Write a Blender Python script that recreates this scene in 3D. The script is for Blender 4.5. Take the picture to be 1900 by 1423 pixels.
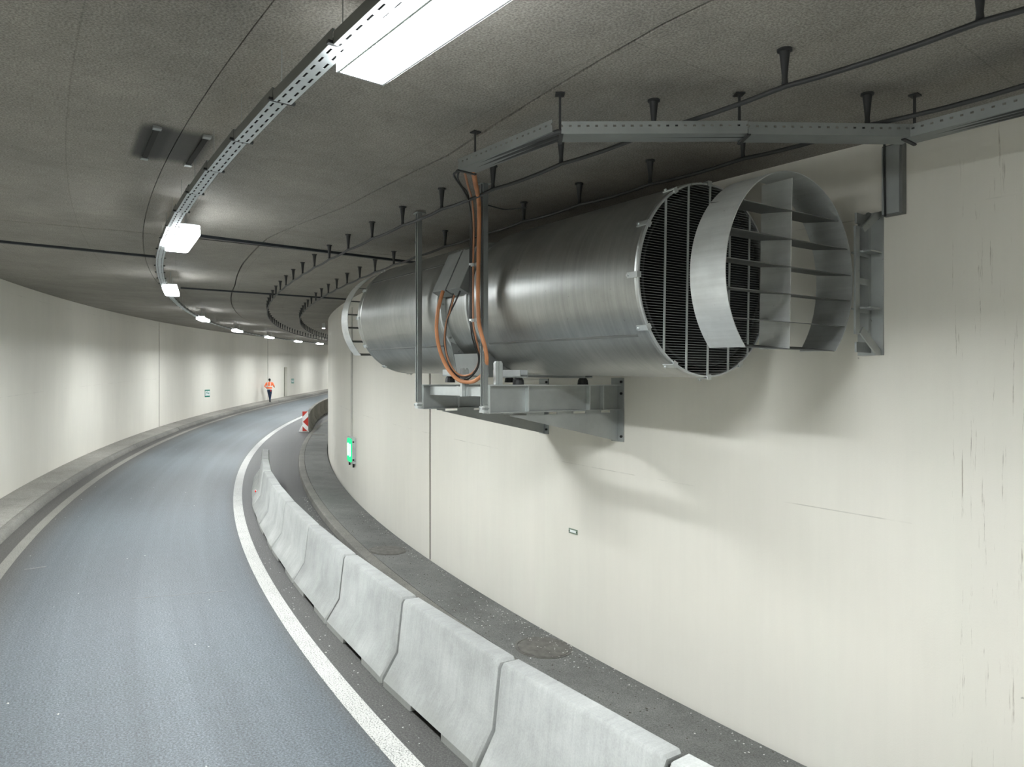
import bpy, math, random
import numpy as np
from mathutils import Vector, Matrix
for o in list(bpy.data.objects): bpy.data.objects.remove(o)
scene = bpy.context.scene
COL = scene.collection
R = math.radians
random.seed(4)
ZC = 3.3                                    # height of the camera above the origin level

# ------------------------------------------------------------------ camera, world, exposure
cam = bpy.data.cameras.new('camera'); cam.sensor_width = 36.0; cam.lens = 36.0*1300/1900
cam.clip_start = .05; cam.clip_end = 300
co = bpy.data.objects.new('camera', cam); COL.objects.link(co)
co.location = (0, 0, ZC); co.rotation_euler = (R(90), 0, 0)
scene.camera = co
w = bpy.data.worlds.new('world'); scene.world = w; w.use_nodes = True
w.node_tree.nodes['Background'].inputs[0].default_value = (.6, .65, .7, 1)
w.node_tree.nodes['Background'].inputs[1].default_value = .02
scene.view_settings.view_transform = 'Standard'; scene.view_settings.look = 'None'
scene.view_settings.gamma = 1; scene.view_settings.use_curve_mapping = False
scene.view_settings.exposure = 0.78
LAMP = 265.0                                 # radiance of the tunnel luminaires
LAMP_COL = (.935, .975, 1.0)

# ------------------------------------------------------------------ tunnel alignment
# reference line = foot of the left (outer) wall, arc length s; t = distance to the right of it
W = 7.693
K0, K1, K2, K3 = .008437947, -.003808857, .001581798, -.004843532
def kap(s):
    t = np.clip(s, -34, 31)/30
    k = K0+K1*t+K2*t*t+K3*t**3
    return np.where(s > 31, np.maximum(k, 1/800.), k)
DS = .1
S = np.arange(-580, 801)*DS
_sm = (S[:-1]+S[1:])/2; _i0 = 580
_dh = kap(_sm)*DS
HD = np.zeros(len(S)); HD[_i0+1:] = np.cumsum(_dh[_i0:]); HD[:_i0] = -np.cumsum(_dh[:_i0][::-1])[::-1]
HD += R(-11.71873)
_hm = (HD[:-1]+HD[1:])/2; _dx = np.sin(_hm)*DS; _dy = np.cos(_hm)*DS
X = np.zeros(len(S)); Y = np.zeros(len(S))
X[_i0+1:] = np.cumsum(_dx[_i0:]); X[:_i0] = -np.cumsum(_dx[:_i0][::-1])[::-1]
Y[_i0+1:] = np.cumsum(_dy[_i0:]); Y[:_i0] = -np.cumsum(_dy[:_i0][::-1])[::-1]
X += 32.40680*(296-950)/1300.; Y += 32.40680
def head(s): return float(np.interp(s, S, HD))
def xy(s, t):
    h = head(s)
    return float(np.interp(s, S, X))+t*math.cos(h), float(np.interp(s, S, Y))-t*math.sin(h)
def zl(s): return -1.9944822+.03145807*s+.00004818344*s*s
def zr(s): return -2.5207302+.02706235*s+.000144555*s*s
def ground(s, t): return zl(s)+(zr(s)-zl(s))*t/W+ZC
def ceil(s, t): return ground(s, t)+4.85+.35258*t/W
def Pg(s, t, dz=0): return Vector((*xy(s, t), ground(s, t)+dz))
def Pc(s, t, dz=0): return Vector((*xy(s, t), ceil(s, t)+dz))
ROAD = -.12

# ------------------------------------------------------------------ materials
def lin(c): return tuple(((x/255.)/12.92 if x/255. <= .04045 else ((x/255.+.055)/1.055)**2.4) for x in c)
def nt(name):
    m = bpy.data.materials.new(name); m.use_nodes = True
    n = m.node_tree.nodes; l = m.node_tree.links
    return m, n, l, n['Principled BSDF']
def ramp(n, l, fac, stops):
    r = n.new('ShaderNodeValToRGB'); e = r.color_ramp.elements
    while len(e) < len(stops): e.new(.5)
    for i, (p, c) in enumerate(stops):
        e[i].position = p; e[i].color = (c, c, c, 1) if not hasattr(c, '__len__') else (*c[:3], 1)
    l.new(fac, r.inputs[0]); return r.outputs[0]
def noise(n, l, vec, scale, detail=4, rough=.6, dist=0):
    t = n.new('ShaderNodeTexNoise'); t.inputs['Scale'].default_value = scale
    t.inputs['Detail'].default_value = detail; t.inputs['Roughness'].default_value = rough
    t.inputs['Distortion'].default_value = dist
    l.new(vec, t.inputs['Vector']); return t.outputs['Fac']
def scl(n, l, vec, s):
    m = n.new('ShaderNodeMapping'); m.inputs['Scale'].default_value = s; l.new(vec, m.inputs['Vector']); return m.outputs[0]
def mix(n, l, fac, a, b, mode='MIX'):
    m = n.new('ShaderNodeMix'); m.data_type = 'RGBA'; m.blend_type = mode
    for sock, v in ((m.inputs[0], fac), (m.inputs[6], a), (m.inputs[7], b)):
        if hasattr(v, 'is_linked'): l.new(v, sock)
        elif hasattr(v, '__len__'): sock.default_value = (*v[:3], 1)
        else: sock.default_value = v
    return m.outputs[2]
def bump(n, l, b, h, strength, dist=.01):
    k = n.new('ShaderNodeBump'); k.inputs['Strength'].default_value = strength; k.inputs['Distance'].default_value = dist
    l.new(h, k.inputs['Height']); l.new(k.outputs[0], b.inputs['Normal'])
def plain(name, c, rough=.6, metal=0., var=.12, scale=6., bmp=.15):
    m, n, l, b = nt(name)
    tc = n.new('ShaderNodeTexCoord').outputs['Object']
    f = noise(n, l, tc, scale, 5)
    v = ramp(n, l, f, [(.3, 1-var), (.7, 1+var*.4)])
    l.new(mix(n, l, 1., c, v, 'MULTIPLY'), b.inputs['Base Color'])
    b.inputs['Roughness'].default_value = rough; b.inputs['Metallic'].default_value = metal
    if bmp: bump(n, l, b, noise(n, l, tc, scale*18, 3), bmp, .004)
    return m
def emis(name, c, s):
    m, n, l, b = nt(name)
    b.inputs['Base Color'].default_value = (*[.8*q for q in c], 1)
    b.inputs['Emission Color'].default_value = (*c, 1); b.inputs['Emission Strength'].default_value = s
    return m
def uvn(n): return n.new('ShaderNodeUVMap').outputs[0]

def wall_mat():
    m, n, l, b = nt('painted_wall'); uv = uvn(n)
    big = noise(n, l, scl(n, l, uv, (.35, .12, 1)), 1.6, 5)
    streak = noise(n, l, scl(n, l, uv, (3.2, .16, 1)), 2.2, 6, .7)
    c = mix(n, l, 1., (.79, .764, .683), ramp(n, l, big, [(.25, .93), (.7, 1.03)]), 'MULTIPLY')
    c = mix(n, l, 1., c, ramp(n, l, streak, [(.3, .975), (.62, 1.0)]), 'MULTIPLY')
    # thin horizontal scuffs close to the walkway and scattered pitting
    sep = n.new('ShaderNodeSeparateXYZ'); l.new(uv, sep.inputs[0])
    low = n.new('ShaderNodeMapRange'); low.inputs['From Min'].default_value = 1.9; low.inputs['From Max'].default_value = .2
    l.new(sep.outputs[1], low.inputs['Value'])
    sc = noise(n, l, scl(n, l, uv, (1.5, 34, 1)), 2.0, 6, .75, .4)
    scr = ramp(n, l, sc, [(.66, 0.), (.72, 1.)])
    mm = n.new('ShaderNodeMath'); mm.operation = 'MULTIPLY'; l.new(scr, mm.inputs[0]); l.new(low.outputs[0], mm.inputs[1])
    m2 = n.new('ShaderNodeMath'); m2.operation = 'MULTIPLY'; l.new(mm.outputs[0], m2.inputs[0]); m2.inputs[1].default_value = .35
    c = mix(n, l, m2.outputs[0], c, (.33, .31, .26))
    pit = noise(n, l, uv, 9., 2, .5)
    c = mix(n, l, ramp(n, l, pit, [(.80, 0.), (.83, .6)]), c, (.16, .15, .12))
    # rusty vertical runs on a worn strip of the near right wall
    win = n.new('ShaderNodeMath'); win.operation = 'COMPARE'; win.inputs[1].default_value = -35.6; win.inputs[2].default_value = .5
    l.new(sep.outputs[0], win.inputs[0])
    rs = noise(n, l, scl(n, l, uv, (30, 1.3, 1)), 1.0, 6, .75, .2)
    rr = ramp(n, l, rs, [(.60, 0.), (.67, .65)])
    m3 = n.new('ShaderNodeMath'); m3.operation = 'MULTIPLY'; l.new(rr, m3.inputs[0]); l.new(win.outputs[0], m3.inputs[1])
    c = mix(n, l, m3.outputs[0], c, (.23, .19, .13))
    # faint broken formwork lines along the wall
    dash = ramp(n, l, noise(n, l, scl(n, l, uv, (.9, .2, 1)), 1.0, 4, .7), [(.48, 0.), (.62, .4)])
    for hgt in (2.22, 4.60):
        ln = n.new('ShaderNodeMath'); ln.operation = 'COMPARE'; ln.inputs[1].default_value = hgt; ln.inputs[2].default_value = .0045; l.new(sep.outputs[1], ln.inputs[0])
        lm = n.new('ShaderNodeMath'); lm.operation = 'MULTIPLY'; l.new(ln.outputs[0], lm.inputs[0]); l.new(dash, lm.inputs[1])
        c = mix(n, l, lm.outputs[0], c, (.30, .28, .23))
    l.new(c, b.inputs['Base Color'])
    b.inputs['Roughness'].default_value = .48; b.inputs['Specular IOR Level'].default_value = .35
    bump(n, l, b, noise(n, l, scl(n, l, uv, (22, 16, 1)), 4, 5, .7), .18, .006)
    return m
def concrete(name, base, uvmode, var=.22, rough=.85, patch=False, fine=70):
    m, n, l, b = nt(name)
    v = uvn(n) if uvmode else n.new('ShaderNodeTexCoord').outputs['Object']
    f1 = noise(n, l, v, .8, 6, .65); f2 = noise(n, l, v, 7, 6, .7); f3 = noise(n, l, v, fine, 3, .7)
    c = mix(n, l, 1., base, ramp(n, l, f1, [(.28, 1-var), (.72, 1+var*.6)]), 'MULTIPLY')
    c = mix(n, l, 1., c, ramp(n, l, f2, [(.3, .88), (.7, 1.08)]), 'MULTIPLY')
    c = mix(n, l, 1., c, ramp(n, l, f3, [(.38, .66), (.62, 1.32)]), 'MULTIPLY')
    if uvmode:
        br = n.new('ShaderNodeTexBrick'); br.inputs['Scale'].default_value = 1.0
        br.inputs['Brick Width'].default_value = 2.55; br.inputs['Row Height'].default_value = 1.22
        br.inputs['Mortar Size'].default_value = .006; br.inputs['Mortar Smooth'].default_value = .6
        br.inputs['Color1'].default_value = (1, 1, 1, 1); br.inputs['Color2'].default_value = (.93, .93, .93, 1); br.inputs['Mortar'].default_value = (.70, .70, .70, 1)
        l.new(v, br.inputs['Vector']); c = mix(n, l, .75, c, br.outputs[0], 'MULTIPLY')
    if patch:                                # soot left behind by a lamp that was taken down
        sep = n.new('ShaderNodeSeparateXYZ'); l.new(v, sep.inputs[0])
        def box(a, b_, axis):
            q = n.new('ShaderNodeMapRange'); q.interpolation_type = 'SMOOTHSTEP'
            q.inputs['From Min'].default_value = b_*.6; q.inputs['From Max'].default_value = b_*1.05; q.inputs['To Min'].default_value = 1.; q.inputs['To Max'].default_value = 0.
            s_ = n.new('ShaderNodeMath'); s_.operation = 'SUBTRACT'; s_.inputs[1].default_value = a; l.new(sep.outputs[axis], s_.inputs[0])
            a_ = n.new('ShaderNodeMath'); a_.operation = 'ABSOLUTE'; l.new(s_.outputs[0], a_.inputs[0]); l.new(a_.outputs[0], q.inputs['Value'])
            return q.outputs[0]
        def mul(a, b_, k=1.):
            q = n.new('ShaderNodeMath'); q.operation = 'MULTIPLY'; l.new(a, q.inputs[0]); l.new(b_, q.inputs[1])
            if k == 1.: return q.outputs[0]
            r_ = n.new('ShaderNodeMath'); r_.operation = 'MULTIPLY'; l.new(q.outputs[0], r_.inputs[0]); r_.inputs[1].default_value = k; return r_.outputs[0]
        c = mix(n, l, mul(box(-30.52, .62, 0), box(3.19, .30, 1), .92), c, (.05, .05, .045))
        c = mix(n, l, mul(box(-30.5, .62, 0), box(3.02, .13, 1), .8), c, (.03, .03, .028))
    l.new(c, b.inputs['Base Color']); b.inputs['Roughness'].default_value = rough
    bump(n, l, b, f3, .25, .004)
    return m
def asphalt():
    m, n, l, b = nt('asphalt'); uv = uvn(n)
    sep = n.new('ShaderNodeSeparateXYZ'); l.new(uv, sep.inputs[0])
    grain = noise(n, l, uv, 48, 4, .8); mid = noise(n, l, uv, 5, 5); lanes = noise(n, l, scl(n, l, uv, (.05, 2.4, 1)), 1.0, 4)
    # worn lane left of the white line, dirty strip right of it
    lane = n.new('ShaderNodeMapRange'); lane.interpolation_type = 'SMOOTHSTEP'
    lane.inputs['From Min'].default_value = 4.55; lane.inputs['From Max'].default_value = 4.95
    l.new(sep.outputs[1], lane.inputs['Value'])
    c = mix(n, l, lane.outputs[0], (.092, .108, .117), (.068, .067, .062))
    dl = n.new('ShaderNodeMapRange'); dl.interpolation_type = 'SMOOTHSTEP'
    dl.inputs['From Min'].default_value = 1.2; dl.inputs['From Max'].default_value = 1.9; dl.inputs['To Min'].default_value = 1.; dl.inputs['To Max'].default_value = 0.
    l.new(sep.outputs[1], dl.inputs['Value'])
    c = mix(n, l, dl.outputs[0], c, (.062, .060, .053))
    c = mix(n, l, 1., c, ramp(n, l, lanes, [(.3, .84), (.7, 1.14)]), 'MULTIPLY')
    c = mix(n, l, 1., c, ramp(n, l, mid, [(.3, .93), (.7, 1.05)]), 'MULTIPLY')
    c = mix(n, l, 1., c, ramp(n, l, grain, [(.36, .45), (.5, .95), (.64, 1.75)]), 'MULTIPLY')
    l.new(c, b.inputs['Base Color']); b.inputs['Roughness'].default_value = .58
    bump(n, l, b, grain, .5, .006)
    return m
def steel(name, base, rough, brushed=None, metal=.95, spots=True):
    m, n, l, b = nt(name)
    v = n.new('ShaderNodeTexCoord').outputs['Object']
    c = base
    f1 = noise(n, l, v, 2.2, 5)
    c = mix(n, l, 1., c, ramp(n, l, f1, [(.3, .82), (.7, 1.08)]), 'MULTIPLY')
    if brushed:
        bv = noise(n, l, scl(n, l, v, brushed), 1.0, 5, .7)
        c = mix(n, l, 1., c, ramp(n, l, bv, [(.3, .86), (.7, 1.08)]), 'MULTIPLY')
        rr = n.new('ShaderNodeMapRange'); rr.inputs['To Min'].default_value = rough-.07; rr.inputs['To Max'].default_value = rough+.10
        l.new(bv, rr.inputs['Value']); l.new(rr.outputs[0], b.inputs['Roughness'])
        bump(n, l, b, bv, .06, .01)
    else:
        b.inputs['Roughness'].default_value = rough
        bump(n, l, b, noise(n, l, v, 40, 3), .08, .005)
    if spots:
        sp = noise(n, l, v, 26, 3, .6)
        c = mix(n, l, ramp(n, l, sp, [(.70, 0.), (.76, .55)]), c, (.10, .09, .07))
    l.new(c, b.inputs['Base Color']); b.inputs['Metallic'].default_value = metal
    return m
def barrier_mat(name, base):
    m, n, l, b = nt(name)
    v = n.new('ShaderNodeTexCoord').outputs['Object']
    oi = n.new('ShaderNodeObjectInfo')
    add = n.new('ShaderNodeVectorMath'); add.operation = 'ADD'; l.new(v, add.inputs[0])
    cx = n.new('ShaderNodeCombineXYZ'); k = n.new('ShaderNodeMath'); k.operation = 'MULTIPLY'; k.inputs[1].default_value = 37.
    l.new(oi.outputs['Random'], k.inputs[0]); l.new(k.outputs[0], cx.inputs[1]); l.new(cx.outputs[0], add.inputs[1])
    vv = add.outputs[0]
    f1 = noise(n, l, vv, 1.6, 6, .65); f3 = noise(n, l, vv, 60, 3, .7)
    drip = noise(n, l, scl(n, l, vv, (2, 16, .9)), 1.6, 6, .75)
    c = mix(n, l, 1., base, ramp(n, l, f1, [(.28, .72), (.7, 1.12)]), 'MULTIPLY')
    c = mix(n, l, 1., c, ramp(n, l, drip, [(.3, .90), (.6, 1.02)]), 'MULTIPLY')
    c = mix(n, l, 1., c, ramp(n, l, f3, [(.3, .90), (.7, 1.06)]), 'MULTIPLY')
    c = mix(n, l, 1., c, ramp(n, l, oi.outputs['Random'], [(0., .74), (1., 1.08)]), 'MULTIPLY')
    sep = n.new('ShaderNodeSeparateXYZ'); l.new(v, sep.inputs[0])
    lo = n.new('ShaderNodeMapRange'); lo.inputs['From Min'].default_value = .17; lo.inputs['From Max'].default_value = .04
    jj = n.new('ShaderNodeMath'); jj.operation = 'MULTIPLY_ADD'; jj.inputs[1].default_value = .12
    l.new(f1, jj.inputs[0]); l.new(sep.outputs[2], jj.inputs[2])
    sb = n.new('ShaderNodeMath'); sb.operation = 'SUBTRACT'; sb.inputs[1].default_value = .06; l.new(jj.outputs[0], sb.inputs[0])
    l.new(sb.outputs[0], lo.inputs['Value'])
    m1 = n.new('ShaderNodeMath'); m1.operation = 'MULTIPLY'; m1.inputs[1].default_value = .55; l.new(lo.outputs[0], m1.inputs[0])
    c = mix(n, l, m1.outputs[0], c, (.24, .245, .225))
    sc = noise(n, l, scl(n, l, vv, (3, 14, 3.5)), 3.0, 3, .6)
    c = mix(n, l, ramp(n, l, sc, [(.73, 0.), (.77, .6)]), c, (.16, .155, .14))
    l.new(c, b.inputs['Base Color']); b.inputs['Roughness'].default_value = .8
    bump(n, l, b, f3, .2, .004)
    return m
def paint_line(name, c, wear, ground_c):
    m, n, l, b = nt(name); uv = uvn(n)
    g = noise(n, l, uv, 60, 4, .75); g2 = noise(n, l, uv, 3, 4)
    ad = n.new('ShaderNodeMath'); ad.operation = 'MULTIPLY_ADD'; ad.inputs[1].default_value = .12; l.new(g2, ad.inputs[0]); l.new(g, ad.inputs[2])
    col = mix(n, l, ramp(n, l, ad.outputs[0], [(wear, 1.), (wear+.08, 0.)]), c, ground_c)
    l.new(col, b.inputs['Base Color']); b.inputs['Roughness'].default_value = .6
    return m
M = dict(
    wall=wall_mat(),
    ceil=concrete('ceiling_concrete', (.285, .266, .234), True, .22, .8, True),
    dark=plain('joint_dark', (.018, .018, .016), .9),
    walkL=concrete('walkway_concrete', (.265, .255, .228), False, .25, .85),
    walkR=concrete('walkway_asphalt', (.135, .138, .128), False, .38, .75),
    kerb=concrete('kerb_stone', (.165, .16, .14), False, .35, .8),
    road=asphalt(),
    white=paint_line('white_line_paint', (.52, .52, .485), .47, (.13, .13, .12)),
    grey=paint_line('worn_line_paint', (.23, .222, .195), .50, (.12, .118, .105)),
    grey2=plain('pale_scrape', (.21, .215, .21), .7, 0, .5, 14),
    barrier=barrier_mat('precast_concrete', (.45, .462, .442)), darkbarrier=barrier_mat('dark_precast_concrete', (.215, .205, .175)),
    fan=steel('brushed_steel', (.42, .43, .412), .375, (.6, 26, .6)),
    galv=steel('galvanised_steel', (.42, .44, .43), .52, None, .8),
    galvl=steel('pale_galvanised_steel', (.62, .65, .64), .46, None, .75),
    strutsteel=steel('weathered_steel', (.30, .315, .305), .58, None, .65),
    darksteel=steel('dull_dark_steel', (.20, .205, .195), .6, None, .5),
    tray=steel('tray_steel', (.66, .70, .70), .50, None, .65, False),
    ring=steel('deflector_steel', (.66, .68, .665), .45, (14, .8, 14), .55),
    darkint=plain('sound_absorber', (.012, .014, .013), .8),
    wire=steel('grille_wire', (.34, .36, .35), .5, None, .8, False),
    rubber=plain('black_rubber', (.015, .016, .016), .55),
    cable=plain('black_cable', (.025, .026, .026), .5),
    bluecable=plain('bluish_black_duct', (.012, .016, .020), .5),
    orange=plain('orange_cable', (.56, .235, .10), .5, 0, .25, 3),
    thinorange=plain('thin_orange_cable', (.42, .19, .095), .5),
    lamp=emis('lamp_diffuser', LAMP_COL, LAMP),
    addedglow=emis('added_lamp_glow', LAMP_COL, LAMP*.07),  # weak emission of strips added to stand in for lamp glare
    house=plain('lamp_housing', (.55, .58, .58), .45, .2),
    strip=plain('grey_strip', (.52, .515, .47), .5),
    green=plain('green_sign', (.0, .25, .18), .4),
    signw=plain('white_sign', (.80, .84, .82), .45),
    greenglow=emis('green_diffuser', (.0, .80, .26), .55),
    greenhot=emis('green_lamp_tube', (.62, 1.0, .80), 3.5),
    red=plain('red_sheeting', (.50, .035, .02), .45),
    white2=plain('white_sheeting', (.86, .86, .84), .45),
    hivis=plain('hi_vis_orange', (1.0, .23, .09), .7, 0, .1),
    silver=plain('reflective_tape', (.82, .80, .74), .45, 0, .05),
    jeans=plain('navy_trousers', (.025, .05, .105), .85, 0, .3, 9),
    hair=plain('dark_hair', (.012, .010, .010), .7),
    skin=plain('skin', (.42, .23, .15), .6),
    boots=plain('black_boots', (.012, .012, .012), .6),
    door=plain('olive_door', (.17, .165, .12), .6),
    cover=plain('cast_iron_cover', (.135, .130, .115), .75, .1, .4, 9),
    debris=plain('pale_debris', (.62, .62, .58), .8, 0, .4, 30),
    grit=plain('dark_debris', (.09, .085, .07), .9),
    plate=plain('grey_green_plate', (.20, .26, .20), .4),
    redglow=plain('red_reflector', (.9, .05, .05), .25),
)
# ------------------------------------------------------------------ mesh helpers
class MB:
    def __init__(s): s.v = []; s.f = []; s.uv = {}; s.mi = []; s.cur = 0
    def add(s, vs, fs):
        b = len(s.v); s.v += [tuple(p) for p in vs]; s.f += [tuple(i+b for i in q) for q in fs]; s.mi += [s.cur]*len(fs); return b
    def box(s, x0, x1, y0, y1, z0, z1):
        s.add([(x0, y0, z0), (x1, y0, z0), (x1, y1, z0), (x0, y1, z0), (x0, y0, z1), (x1, y0, z1), (x1, y1, z1), (x0, y1, z1)],
              [(0, 3, 2, 1), (4, 5, 6, 7), (0, 1, 5, 4), (1, 2, 6, 5), (2, 3, 7, 6), (3, 0, 4, 7)]); return s
    def obox(s, c, ex, ey, ez):
        c, ex, ey, ez = map(Vector, (c, ex, ey, ez)); vs = []
        for k in (-1, 1):
            for i, j in ((-1, -1), (1, -1), (1, 1), (-1, 1)): vs.append(c+ex*i+ey*j+ez*k)
        s.add(vs, [(0, 3, 2, 1), (4, 5, 6, 7), (0, 1, 5, 4), (1, 2, 6, 5), (2, 3, 7, 6), (3, 0, 4, 7)]); return s
    def prism(s, poly, fn):
        """poly: 2-D outline; fn(a, b, side) gives the 3-D point of one face (side 0 / 1)"""
        n = len(poly); vs = [fn(a, b, 0) for a, b in poly]+[fn(a, b, 1) for a, b in poly]
        s.add(vs, [tuple(range(n-1, -1, -1)), tuple(range(n, 2*n))]+[(i, (i+1) % n, n+(i+1) % n, n+i) for i in range(n)]); return s
    def tube(s, path, r, n=8, cap=True):
        P = [Vector(p) for p in path]; rs = r if hasattr(r, '__len__') else [r]*len(P); vs = []; fs = []
        up = None
        for i, p in enumerate(P):
            d = (P[min(i+1, len(P)-1)]-P[max(i-1, 0)]).normalized()
            if up is None: up = Vector((0, 0, 1)) if abs(d.z) < .9 else Vector((1, 0, 0))
            u = (up-d*up.dot(d)).normalized(); vv = d.cross(u); up = u
            for k in range(n):
                a = 2*math.pi*k/n; vs.append(p+(u*math.cos(a)+vv*math.sin(a))*rs[i])
        for i in range(len(P)-1):
            for k in range(n): fs.append((i*n+k, i*n+(k+1) % n, (i+1)*n+(k+1) % n, (i+1)*n+k))
        if cap: fs += [tuple(range(n-1, -1, -1)), tuple((len(P)-1)*n+k for k in range(n))]
        s.add(vs, fs); return s
    def lathe(s, prof, n=96, a0=0., a1=2*math.pi, closed=True):
        """prof: (radius, y) points turned about the local y axis"""
        full = abs(a1-a0-2*math.pi) < 1e-6; m = n if full else n+1; k = len(prof); vs = []; fs = []
        for i in range(m):
            a = a0+(a1-a0)*i/n
            for r_, y_ in prof: vs.append((r_*math.cos(a), y_, r_*math.sin(a)))
        kk = k if closed else k-1
        for i in range(n):
            j = (i+1) % m
            for q in range(kk): fs.append((i*k+q, i*k+(q+1) % k, j*k+(q+1) % k, j*k+q))
        if not full and closed: fs += [tuple(range(k)), tuple((m-1)*k+q for q in range(k-1, -1, -1))]
        s.add(vs, fs); return s
    def sweep(s, prof, ss, base, closed=True, cap=True):
        """prof: list of (t, dz) or fn(s) -> list; swept along the tunnel. uv = (s, position across)"""
        k = None; b0 = len(s.v)
        for sv in ss:
            pr = prof(sv) if callable(prof) else prof
            k = len(pr); acc = 0.; last = None
            for t, dz in pr:
                q = base(sv, t, dz); s.uv[len(s.v)] = (sv, dz if s.uvz else t); s.v.append(tuple(q))
        kk = k if closed else k-1
        for i in range(len(ss)-1):
            for q in range(kk):
                s.f.append((b0+i*k+q, b0+i*k+(q+1) % k, b0+(i+1)*k+(q+1) % k, b0+(i+1)*k+q)); s.mi.append(s.cur)
        if closed and cap:
            s.f += [tuple(b0+q for q in range(k)), tuple(b0+(len(ss)-1)*k+q for q in range(k-1, -1, -1))]; s.mi += [s.cur]*2
        return s
    uvz = False
    def mesh(s, name, mats, smooth=None):
        me = bpy.data.meshes.new(name); me.from_pydata(s.v, [], s.f)
        for m in (mats if isinstance(mats, (list, tuple)) else [mats]): me.materials.append(m)
        if s.uv:
            ul = me.uv_layers.new(name='UVMap')
            for lp in me.loops: ul.data[lp.index].uv = s.uv.get(lp.vertex_index, (0, 0))
        if any(s.mi): me.polygons.foreach_set('material_index', s.mi)
        import bmesh as _b
        bm = _b.new(); bm.from_mesh(me); _b.ops.recalc_face_normals(bm, faces=bm.faces); bm.to_mesh(me); bm.free()
        if smooth is not None:
            me.polygons.foreach_set('use_smooth', [True]*len(me.polygons)); me.set_sharp_from_angle(angle=R(smooth))
        me.update(); return me
    def build(s, name, mats, parent=None, smooth=None, mw=None):
        return link(name, s.mesh(name, mats, smooth), parent, mw)
def link(name, me, parent=None, mw=None):
    o = bpy.data.objects.new(name, me); COL.objects.link(o)
    if parent is not None: o.parent = parent
    if mw is not None: o.matrix_basis = mw
    return o
def tag(o, label=None, cat=None, group=None, kind=None):
    for k, v in (('label', label), ('category', cat), ('group', group), ('kind', kind)):
        if v: o[k] = v
    return o
def empty(name, mw, label, cat, group=None):
    o = bpy.data.objects.new(name, None); COL.objects.link(o); o.matrix_world = mw; o.empty_display_size = .2
    return tag(o, label, cat, group)
def frame(org, ex, ez=(0, 0, 1)):
    """local x = ex, z close to ez"""
    ex = Vector(ex).normalized(); ez = Vector(ez); ez = (ez-ex*ez.dot(ex)).normalized(); ey = ez.cross(ex)
    m = Matrix((ex, ey, ez)).transposed().to_4x4(); m.translation = Vector(org); return m
def road_frame(org, s, t=0., roll=False):
    """local y along the tunnel, x to the right"""
    e = .2; d = (Pg(s+e, t)-Pg(s-e, t)).normalized()
    if roll: r = (Pg(s, t+.3)-Pg(s, t-.3)).normalized()
    else: r = Vector((math.cos(head(s)), -math.sin(head(s)), 0))
    r = (r-d*r.dot(d)).normalized(); z = r.cross(d)
    m = Matrix((r, d, z)).transposed().to_4x4(); m.translation = Vector(org); return m
def fr(a, b, step=.5):
    n = max(1, int(math.ceil((b-a)/step))); return [a+(b-a)*i/n for i in range(n+1)]
def struct(o): o['kind'] = 'structure'; return o
SA, SB = -56., 66.
# ------------------------------------------------------------------ shell
def absz(s, t, z): return Vector((*xy(s, t), z))
# road
mb = MB(); mb.sweep([(.75, ROAD), (7.0, ROAD)], fr(SA, SB, .5), Pg, closed=False)
floor = struct(mb.build('floor', M['road']))
# walls: dark backing with separate panels, open joints between them
def wallbox(t0, t1, lo, hi, a, b):
    m_ = MB(); m_.uvz = True
    m_.sweep(lambda s: [(t0, lo), (t1, lo), (t1, hi(s, t1)), (t0, hi(s, t0))], fr(a, b, .5), lambda s, t, dz: Pg(s, t, dz)); return m_
HC = lambda s, t: 4.85+.35258*t/W
bl = struct(wallbox(-.40, -.32, -.3, HC, SA, SB).build('wall_left', M['dark']))
lj = [SA, -24.9, -.04, 22.32, 44.7, SB]
for i in range(5):
    a, b = lj[i]+.045, lj[i+1]-.045
    if i == 3:
        wallbox(-.3, 0, -.25, HC, a, 26.80).build('wall_panel', M['wall'], bl)
        wallbox(-.3, 0, -.25, HC, 27.74, b).build('wall_panel', M['wall'], bl)
        wallbox(-.3, 0, 2.48, HC, 26.80, 27.74).build('wall_panel', M['wall'], bl)
    else: wallbox(-.3, 0, -.25, HC, a, b).build('wall_panel', M['wall'], bl)
dr = struct(wallbox(-.27, -.22, 0., lambda s, t: 2.47, 26.81, 27.73).build('door_1', M['door']))
hb = MB(); c0 = Pg(27.6, -.21, 1.05); hb.tube([c0, c0+Vector((.05, 0, 0)), c0+Vector((.05, -.12, 0))], .012, 6); hb.build('door_handle', M['rubber'], dr)
br_ = struct(wallbox(W+.32, W+.40, -.3, HC, SA, SB).build('wall_right', M['dark']))
rj = [SA, -24.94, -2.4, 20., 43., SB]
for i in range(5): wallbox(W, W+.3, -.25, HC, rj[i]+.045, rj[i+1]-.045).build('wall_panel', M['wall'], br_)
sb_ = lambda par, t0, t1, sj: MB().sweep(lambda s: [(t0, -.02), (t1, -.02), (t1, HC(s, t0)), (t0, HC(s, t0))], [sj-.055, sj+.055], lambda s, t, dz: Pg(s, t, dz)).build('joint_seal', M['dark'], par)
for v_ in lj[1:-1]: sb_(bl, -.10, -.02, v_)
for v_ in rj[1:-1]: sb_(br_, W+.02, W+.10, v_)
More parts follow.
